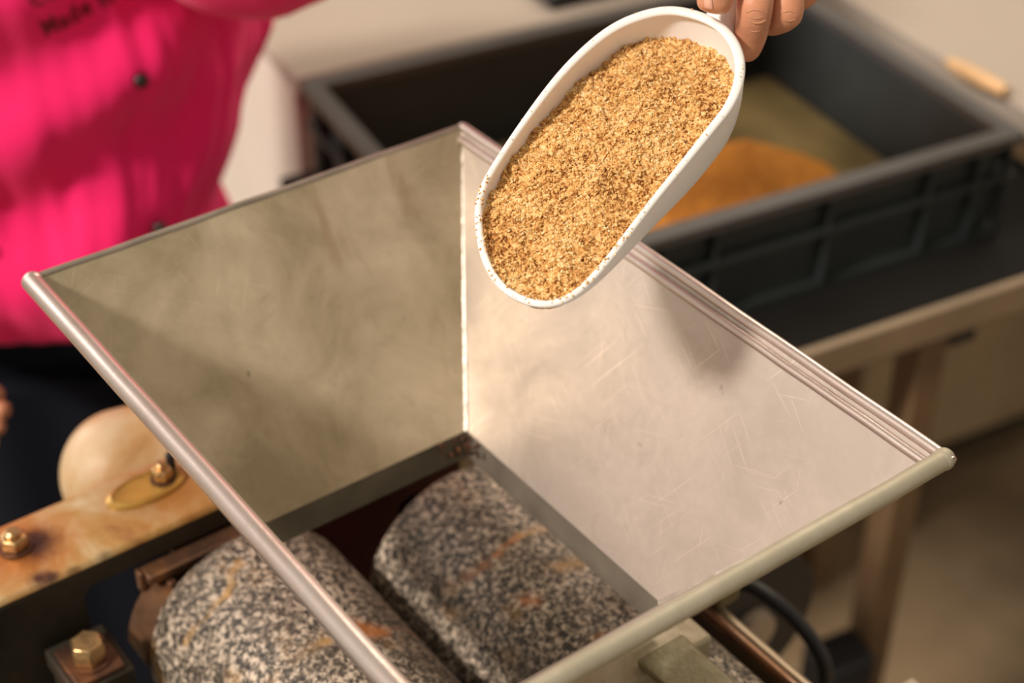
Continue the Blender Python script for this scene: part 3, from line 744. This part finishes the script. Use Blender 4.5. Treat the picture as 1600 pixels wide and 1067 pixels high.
# stray grains on the lip and spilling over the pouring edge
idx = rng.integers(0, NO, 560); pr = poly_np[idx]
wgt = rng.random(560) < np.where(pr[:, 0] > .085, .95, .10); pr = pr[wgt]*rng.uniform(.955, 1.0, (wgt.sum(), 1))
near = pr[:, 0] > .085
hl_ = np.where(near, rng.uniform(.0004, .0016, len(pr)), .0018)
P3b = SOn+pr[:, :1]*AXn+pr[:, 1:]*SDn+hl_[:, None]*UPn
szb = np.where(near, rng.uniform(.0003, .0007, len(pr)), rng.uniform(.0002, .0004, len(pr)))
gv, gf = grains(np.vstack([P3, P3b]), np.concatenate([sz, szb]))
allv = np.vstack([np.array(bed_v), gv]); org = np.array(S(.04, 0, -.01))
me = bpy.data.meshes.new('ground_seed')
nb = len(bed_v)
me.from_pydata((allv-org).tolist(), [], [tuple(f) for f in bed_f]+[tuple(f) for f in (gf+nb).tolist()])
me.materials.append(M_GRAIN); go = bpy.data.objects.new('ground_seed', me); go.location = org; COL.objects.link(go)
tag(go, 'golden coarsely ground seed heaped in the white scoop', 'ground seed', kind='stuff')

# ---------------------------------------------------------------- person in a pink chef jacket
PX, PY = -.435, 1.335
person_root = V(PX, PY, 0)
class Skel:
    def __init__(s): s.v = []; s.e = []; s.r = []
    def add(s, p, r, parent=None):
        s.v.append(V(*p)); s.r.append(r if hasattr(r, '__len__') else (r, r)); i = len(s.v)-1
        if parent is not None: s.e.append((parent, i))
        return i
    def chain(s, pts, parent):
        for p, r in pts: parent = s.add(p, r, parent)
        return parent
sk = Skel()
pel = sk.add((PX, PY, .93), (.13, .10))
wst = sk.chain([((PX, PY, 1.08), (.115, .085)), ((PX, PY, 1.24), (.13, .095)), ((PX, PY, 1.38), (.13, .09))], pel)
neck = sk.chain([((PX, PY, 1.50), (.055, .055)), ((PX+.01, PY-.02, 1.57), (.05, .05))], wst)
head = sk.chain([((PX+.02, PY-.03, 1.63), (.07, .08)), ((PX+.02, PY-.035, 1.70), (.078, .092)), ((PX+.02, PY-.03, 1.77), (.055, .065))], neck)
wrist = atd(1222, -235, .875)
elb = V(-.005, 1.10, 1.50)
sh = sk.chain([((PX+.15, PY-.01, 1.405), .058), ((PX+.22, PY-.06, 1.40), .052)], wst)
el = sk.chain([(elb, .040), (elb.lerp(wrist, .4), .036), (wrist, (.027, .021))], sh)
BD = depth_of(S(-.046, 0, 0))
hand_c = atd(1198, -130, BD+.004)
palm = sk.chain([(wrist.lerp(hand_c, .55), (.032, .017)), (hand_c, (.034, .015))], el)
fr_ = [  # knuckle, middle joint, end joint, tip: (px, py, extra depth), radius
 [(1182, -95, -.004, .0105), (1180, 12, -.014, .0100), (1172, 62, .006, .0087), (1160, 92, .016, .0078)],
 [(1222, -100, .000, .0100), (1232, 26, -.004, .0092), (1203, 34, .016, .0082), (1165, 25, .022, .0074)],
 [(1262, -95, .006, .0095), (1264, -10, .004, .0083), (1232, 2, .024, .0076), (1195, -10, .028, .0070)],
 [(1292, -95, .012, .0085), (1288, -42, .012, .0074), (1262, -34, .028, .0068), (1230, -40, .030, .0062)]]
for fg in fr_:
    pts = []
    a0_ = fg[0]
    pts.append((hand_c.lerp(atd(a0_[0], a0_[1], BD+a0_[2]), .55), .0115))
    pts += [(atd(x, y, BD+d), r) for x, y, d, r in fg]
    sk.chain(pts, palm)
th = [(wrist.lerp(hand_c, .7)+V(-.012, -.004, 0), .013), (atd(1146, -125, BD-.020), .0120), (atd(1128, -45, BD-.022), .0108), (atd(1120, -18, BD-.019), .0104), (atd(1116, 4, BD-.018), .0096), (atd(1112, 23, BD-.017), .0078)]
sk.chain(th, palm)
# other arm hangs; the finger tips show at the left edge
sh2 = sk.chain([((PX-.15, PY, 1.405), .058), ((PX-.20, PY-.01, 1.36), .052)], wst)
hz = atd(-46, 640, 1.29)
el2 = sk.chain([((PX-.23, PY+.02, 1.13), .040), ((PX-.20, PY-.08, 1.02), .034), (hz+V(-.06, .03, .04), (.026, .02)), (hz+V(-.03, .01, .02), (.03, .014))], sh2)
for k, (dy, ln) in enumerate(((-22, 52), (2, 60), (28, 54), (52, 40))):
    sk.chain([(atd(-46, 640+dy, 1.29), .0098), (atd(-46+ln*.55, 634+dy, 1.285), .0086), (atd(-46+ln, 642+dy, 1.28), .0074)], el2)
sk.chain([(hz+V(-.03, -.012, .035), .011), (hz+V(-.004, -.02, .05), .0095), (hz+V(.012, -.022, .045), .008)], el2)
# legs
for sx in (-1, 1):
    sk.chain([((PX+sx*.09, PY, .84), .085), ((PX+sx*.10, PY-.01, .50), .055), ((PX+sx*.10, PY+.01, .28), .05), ((PX+sx*.10, PY+.02, .09), .035), ((PX+sx*.11, PY-.06, .04), (.035, .03)), ((PX+sx*.115, PY-.15, .032), (.035, .022))], pel)
me = bpy.data.meshes.new('person'); body = bpy.data.objects.new('person', me); body.location = person_root
me.from_pydata([tuple(p-person_root) for p in sk.v], sk.e, []); COL.objects.link(body)
me.materials.append(M_SKIN)
body.modifiers.new('skin', 'SKIN')
for i, r in enumerate(sk.r): me.skin_vertices[0].data[i].radius = r
me.skin_vertices[0].data[0].use_root = True
body.modifiers['skin'].use_smooth_shade = True; body.modifiers['skin'].branch_smoothing = .4
q = body.modifiers.new('sub', 'SUBSURF'); q.levels = q.render_levels = 2
tag(body, 'person in bright pink chef jacket and dark trousers holding the white scoop', 'person')

# head details
hc = V(PX+.02, PY-.035, 1.69)
for sx in (-1, 1):
    MB().lathe(hc+V(sx*.03, -.083, .005), (0, -1, 0), [(.0005, -.012), (.010, -.006), (.012, 0), (.009, .007), (.0005, .010)], 16).build('eye', M_SCOOP, body)
    MB().lathe(hc+V(sx*.03, -.0935, .005), (0, -1, 0), [(.0055, 0), (.004, .0015), (.0005, .002)], 14).build('iris', M_DARK, body)
    MB().tube([hc+V(sx*.088, .0, -.02), hc+V(sx*.094, .012, .0), hc+V(sx*.092, .012, .022), hc+V(sx*.086, .0, .026)], [.006, .009, .009, .005], 10).build('ear', M_SKIN, body)
MB().tube([hc+V(0, -.088, .012), hc+V(0, -.102, -.012), hc+V(0, -.110, -.026), hc+V(0, -.092, -.032)], [.006, .008, .011, .006], 12).build('nose', M_SKIN, body)
MB().tube([hc+V(-.024, -.083, -.052), hc+V(0, -.093, -.054), hc+V(.024, -.083, -.052)], [.003, .006, .003], 10).build('lips', M_NAIL, body)
rings = []
for i in range(13):
    t = i/12*PI*.56; rr_ = .101*math.sin(t)+.0005
    rings.append([hc+V(rr_*.93*math.cos(a), .018+rr_*1.06*math.sin(a), .02+.105*math.cos(t)-(.07*max(0, math.sin(a))*(i/12)**2)) for a in np.linspace(0, 2*PI, 32, endpoint=False)])
MB().loft(rings).build('hair', M_HAIR, body)

# jacket: rings from hem to collar, with folds
def jring(z):
    kx = [.93, 1.0, 1.04, 1.11, 1.156, 1.19, 1.25, 1.30, 1.38, 1.44, 1.475, 1.50]
    ks = [.93, 1.00, 1.10, 1.20, 1.30, 1.38, 1.44, 1.475, 1.50]
    wx = [.175, .158, .157, .188, .202, .216, .218, .213, .20, .165, .105, .07]
    wy = [.145, .138, .128, .130, .135, .130, .115, .090, .070]
    return float(np.interp(z, kx, wx)), float(np.interp(z, ks, wy))
rings = []; NA = 240; ROT = math.radians(8)
def fold(a, z):
    d = 0
    # vertical drape and broad diagonal pulls
    x = a/(2*PI)
    d += .0035*math.sin(9*a+5*noise.noise(V(a*.8, z*3, 0)))*(1.0-.5*min(1, max(0, (z-1.1)/.4)))
    u_ = (a*.19)*1.0+z*.9
    d += .020*noise.noise(V(u_*6.5, (z-a*.10)*3, 1.7))
    xx_ = PX+.2*math.cos(a); sd_ = z-.6*xx_+.03*noise.noise(V(xx_*7, z*6, 21))
    d += -.0085*math.sin(2*PI*(sd_-1.458)/.147)*(1 if xx_ < -.33 else max(.25, 1-(xx_+.33)/.08))*max(0, -math.sin(a))
    d += .004*noise.noise(V(a*5, z*7, 9))
    d += .0035*noise.noise(V(a*14, z*9, 4))
    return d
for z in np.linspace(.957, 1.50, 90):
    wx_, wy_ = jring(z); ring = []
    lean = .03*(1.25-z)
    for k in range(NA):
        a = 2*PI*k/NA
        ca, sa = math.cos(a), math.sin(a)
        e = .85; cx_ = abs(ca)**e*(1 if ca > 0 else -1); sy_ = abs(sa)**e*(1 if sa > 0 else -1)
        d = fold(a, z)*(1 if z < 1.42 else .4)
        x_ = (wx_+d)*cx_; y_ = (wy_+d)*sy_
        # overlapping front panel edge
        if sa < 0 and ca > .42+.1*(z-1.1): y_ += .004
        xr = x_*math.cos(ROT)-y_*math.sin(ROT); yr = x_*math.sin(ROT)+y_*math.cos(ROT)
        ring.append(V(PX-.005+xr, PY+yr+lean, z))
    rings.append(ring)
mb = MB(); mb.loft(rings, False)
JV = [V(*p) for p in mb.v]; JF = list(mb.f)
jk = mb.build('jacket', M_PINK, body, angle=180)
so_ = jk.modifiers.new('thick', 'SOLIDIFY'); so_.thickness = .003; so_.offset = -1
def sleeve(pts, rads, name='sleeve'):
    path = smooth_path([V(*p) for p in pts], 14); rr_ = np.interp(np.linspace(0, len(pts)-1, len(path)), range(len(pts)), rads)
    rings = []; up = V(0, 0, 1)
    for i, p in enumerate(path):
        t = (path[min(i+1, len(path)-1)]-path[max(i-1, 0)]).normalized(); x = t.cross(up).normalized(); y = x.cross(t).normalized()
        rings.append([p+(x*math.cos(a)+y*math.sin(a))*(rr_[i]+.006*noise.noise(V(a*1.5 if a < PI else (2*PI-a)*1.5, i*.16, 3))+.003*noise.noise(V(math.cos(a)*3, math.sin(a)*3, i*.35))) for a in np.linspace(0, 2*PI, 48, endpoint=False)])
    o = MB().loft(rings, False).build(name, M_PINK, body, angle=180)
    m_ = o.modifiers.new('thick', 'SOLIDIFY'); m_.thickness = .0025; m_.offset = -1
    return o
sleeve([(PX+.06, PY+.01, 1.40), (PX+.15, PY-.02, 1.385), (-.205, 1.255, 1.365), (-.115, 1.18, 1.425), tuple(elb), tuple(elb.lerp(wrist, .55)), tuple(elb.lerp(wrist, .8))], [.085, .095, .100, .074, .056, .048, .044])
sleeve([(PX-.09, PY, 1.40), (PX-.17, PY-.0, 1.39), (PX-.21, PY, 1.30), (PX-.23, PY+.02, 1.13), (PX-.205, PY-.06, 1.04), (PX-.19, PY-.10, 1.0)], [.08, .08, .066, .054, .046, .044])
MB().lathe((PX+.005, PY-.005, 1.478), (0, 0, 1), [(.072, 0), (.066, .02), (.062, .042), (.058, .043), (.060, .01)], 40).build('collar', M_PINK, body)
# trousers
def trouser_ring(sx, z):
    r = float(np.interp(z, [.06, .3, .5, .8, .88], [.062, .066, .074, .098, .105]))
    return [V(PX+sx*float(np.interp(z, [.06, .5, .88], [.10, .10, .088]))+r*math.cos(a)+.006*noise.noise(V(math.cos(a)*3, z*9, sx)), PY+r*1.05*math.sin(a)+.006*noise.noise(V(a, z*7, sx+4)), z) for a in np.linspace(0, 2*PI, 40, endpoint=False)]
for sx in (-1, 1):
    MB().loft([trouser_ring(sx, z) for z in np.linspace(.06, .88, 40)], False).build('trouser_leg', M_CLOTH, body, angle=180)
rings = []
for z in np.linspace(.80, .96, 12):
    rings.append([V(PX+.175*math.cos(a), PY+.120*math.sin(a), z) for a in np.linspace(0, 2*PI, 60, endpoint=False)])
MB().loft(rings).build('trouser_top', M_CLOTH, body, angle=50)
# dark apron hanging below the jacket
rings = []
for z in np.linspace(.42, .925, 22):
    rr = []
    for k in range(50):
        a = -PI+.15+(PI-.3)*k/49; d = .006*math.sin(a*11+z*3)
        rr.append(V(PX+(.195+d)*math.cos(a), PY+(.140+d)*math.sin(a), z))
    rings.append(rr)
ap = MB().loft(rings, False, False).build('apron', M_CLOTH, body, angle=180)
m_ = ap.modifiers.new('thick', 'SOLIDIFY'); m_.thickness = .002
for sx in (-1, 1):
    rings = []
    for yy, w_, h_ in ((.07, .025, .03), (.055, .038, .06), (.02, .043, .085), (-.04, .043, .07), (-.10, .048, .055), (-.16, .046, .042), (-.19, .028, .03)):
        rings.append([V(PX+sx*.108+w_*math.cos(a), PY+yy, .002+h_*.5+h_*.5*math.sin(a)) for a in np.linspace(0, 2*PI, 24, endpoint=False)])
    MB().loft(rings).build('shoe', M_DARK, body, sub=1)

# buttons and embroidery lie on the jacket's cloth
bvh = BVHTree.FromPolygons(JV, JF)
def on_jacket(px, py):
    d = ray(px, py).normalized(); h = bvh.ray_cast(V(0, 0, CZ), d); return h[0], h[1]
def button(P, N):
    if N.dot(P-V(0, 0, CZ)) > 0: N = -N
    r = .0068
    o = MB().lathe(P, tuple(N), [(.0025, -.001), (.0030, .002), (r*.75, .0028), (r, .0055), (r*.93, .0085), (r*.6, .0112), (.0004, .0122)], 24).build('button', M_BUTTON, body, angle=80)
for px, py in ((213, 122), (243, 352)):
    P, N = on_jacket(px, py); button(P, N)
P1, _ = on_jacket(213, 122); P2, _ = on_jacket(243, 352)
for k in (1, -1):
    Z = P1.z+(P1.z-P2.z)*k if k > 0 else P2.z-(P1.z-P2.z)*.9
    X = P1.x+(P1.x-P2.x)*k if k > 0 else P2.x
    h = bvh.ray_cast(V(X, 0, Z), V(0, 1, 0))
    if h[0]: button(h[0], h[1])
for Z in (P1.z+.14, P1.z, P2.z, P2.z-.12):
    h = bvh.ray_cast(V(P1.x-.15, 0, Z), V(0, 1, 0))
    if h[0] and P1.x-.15 < on_jacket(0, 122)[0].x: button(h[0], h[1])
def embroider(txt, px, py, size_px, ang, shear=.35, spacing=1.0):
    cu = bpy.data.curves.new('lettering', 'FONT'); cu.body = txt; cu.size = 1; cu.shear = shear; cu.space_character = spacing; cu.offset = .012
    cu.resolution_u = 3
    t = bpy.data.objects.new('lettering', cu); COL.objects.link(t)
    dg = bpy.context.evaluated_depsgraph_get(); me_ = bpy.data.meshes.new_from_object(t.evaluated_get(dg))
    bm = bmesh.new(); bm.from_mesh(me_); bpy.data.objects.remove(t); bpy.data.curves.remove(cu)
    bmesh.ops.triangulate(bm, faces=bm.faces)
    P0, _ = on_jacket(px, py); dep = depth_of(P0); k = size_px*dep/F
    ca, sa = math.cos(ang), math.sin(ang)
    ok = True; vs = []
    for v in bm.verts:
        x_, y_ = v.co.x*k*.92, v.co.y*k/.82
        X = P0.x+x_*ca-y_*sa; Z = P0.z+(x_*sa+y_*ca)
        h = bvh.ray_cast(V(X, 0, Z), V(0, 1, 0))
        vs.append((h[0]-V(0, .0010, 0)) if h[0] else V(X, P0.y, Z))
    fs = [tuple(v.index for v in f.verts) for f in bm.faces]; bm.free()
    o = MB().add(vs, fs).build('lettering', M_THREAD, body, smooth=False)
    m_ = o.modifiers.new('thick', 'SOLIDIFY'); m_.thickness = .0006; m_.offset = 0
embroider('Made in g', 72, 57, 37, math.radians(22), .35, 1.08)
embroider('Cu', 50, 13, 37, math.radians(22), .35, 1.1)

# skin folds over the finger joints
dg = bpy.context.evaluated_depsgraph_get(); be = body.evaluated_get(dg); bme = be.to_mesh()
bt_h = BVHTree.FromPolygons([v.co+person_root for v in bme.vertices], [tuple(p.vertices) for p in bme.polygons]); be.to_mesh_clear()
def crease(pl, r=.00045):
    pts = []
    for x, y in pl:
        d = ray(x, y).normalized(); h = bt_h.ray_cast(V(0, 0, CZ), d)
        if h[0] is None: return
        pts.append(h[0]-d*.00005)
    MB().tube(smooth_path(pts, 3), [r*(.35+.65*math.sin(PI*(i+.5)/(len(pts)*3-2))) for i in range(len(pts)*3-2)], 8).build('knuckle_crease', M_SKIN, body, angle=80)
crease([(1166, 20), (1178, 15), (1190, 18), (1197, 24)])
crease([(1170, 32), (1180, 36), (1190, 35), (1197, 31)], .0006)
crease([(1172, 27), (1182, 29), (1192, 27)])
crease([(1168, 46), (1178, 50), (1188, 48)], .0004)
crease([(1222, 20), (1232, 17), (1243, 20)], .0004)
crease([(1222, 30), (1232, 33), (1243, 30)], .0004)

# thumb nail, laid on the skin
rings = []
for j in range(8):
    t = j/7; w_ = 11*math.sqrt(max(0, 1-(2*t-1)**4))+1.5; ring = []
    for k in range(9):
        u_ = -1+k/4; x, y = 1106+u_*w_*.55+2*t, -6+26*t+u_*1.5
        h = bt_h.ray_cast(V(0, 0, CZ), ray(x, y).normalized())
        if h[0] is None or abs(depth_of(h[0])-(BD-.02)) > .02: ring = None; break
        ring.append(h[0]-ray(x, y).normalized()*(.0003+.0004*(1-u_*u_)))
    if ring: rings.append(ring)
if len(rings) > 3:
    nl = MB().loft(rings, False, False).build('fingernail', M_NAIL, body, angle=180)
    m_ = nl.modifiers.new('thick', 'SOLIDIFY'); m_.thickness = .0004
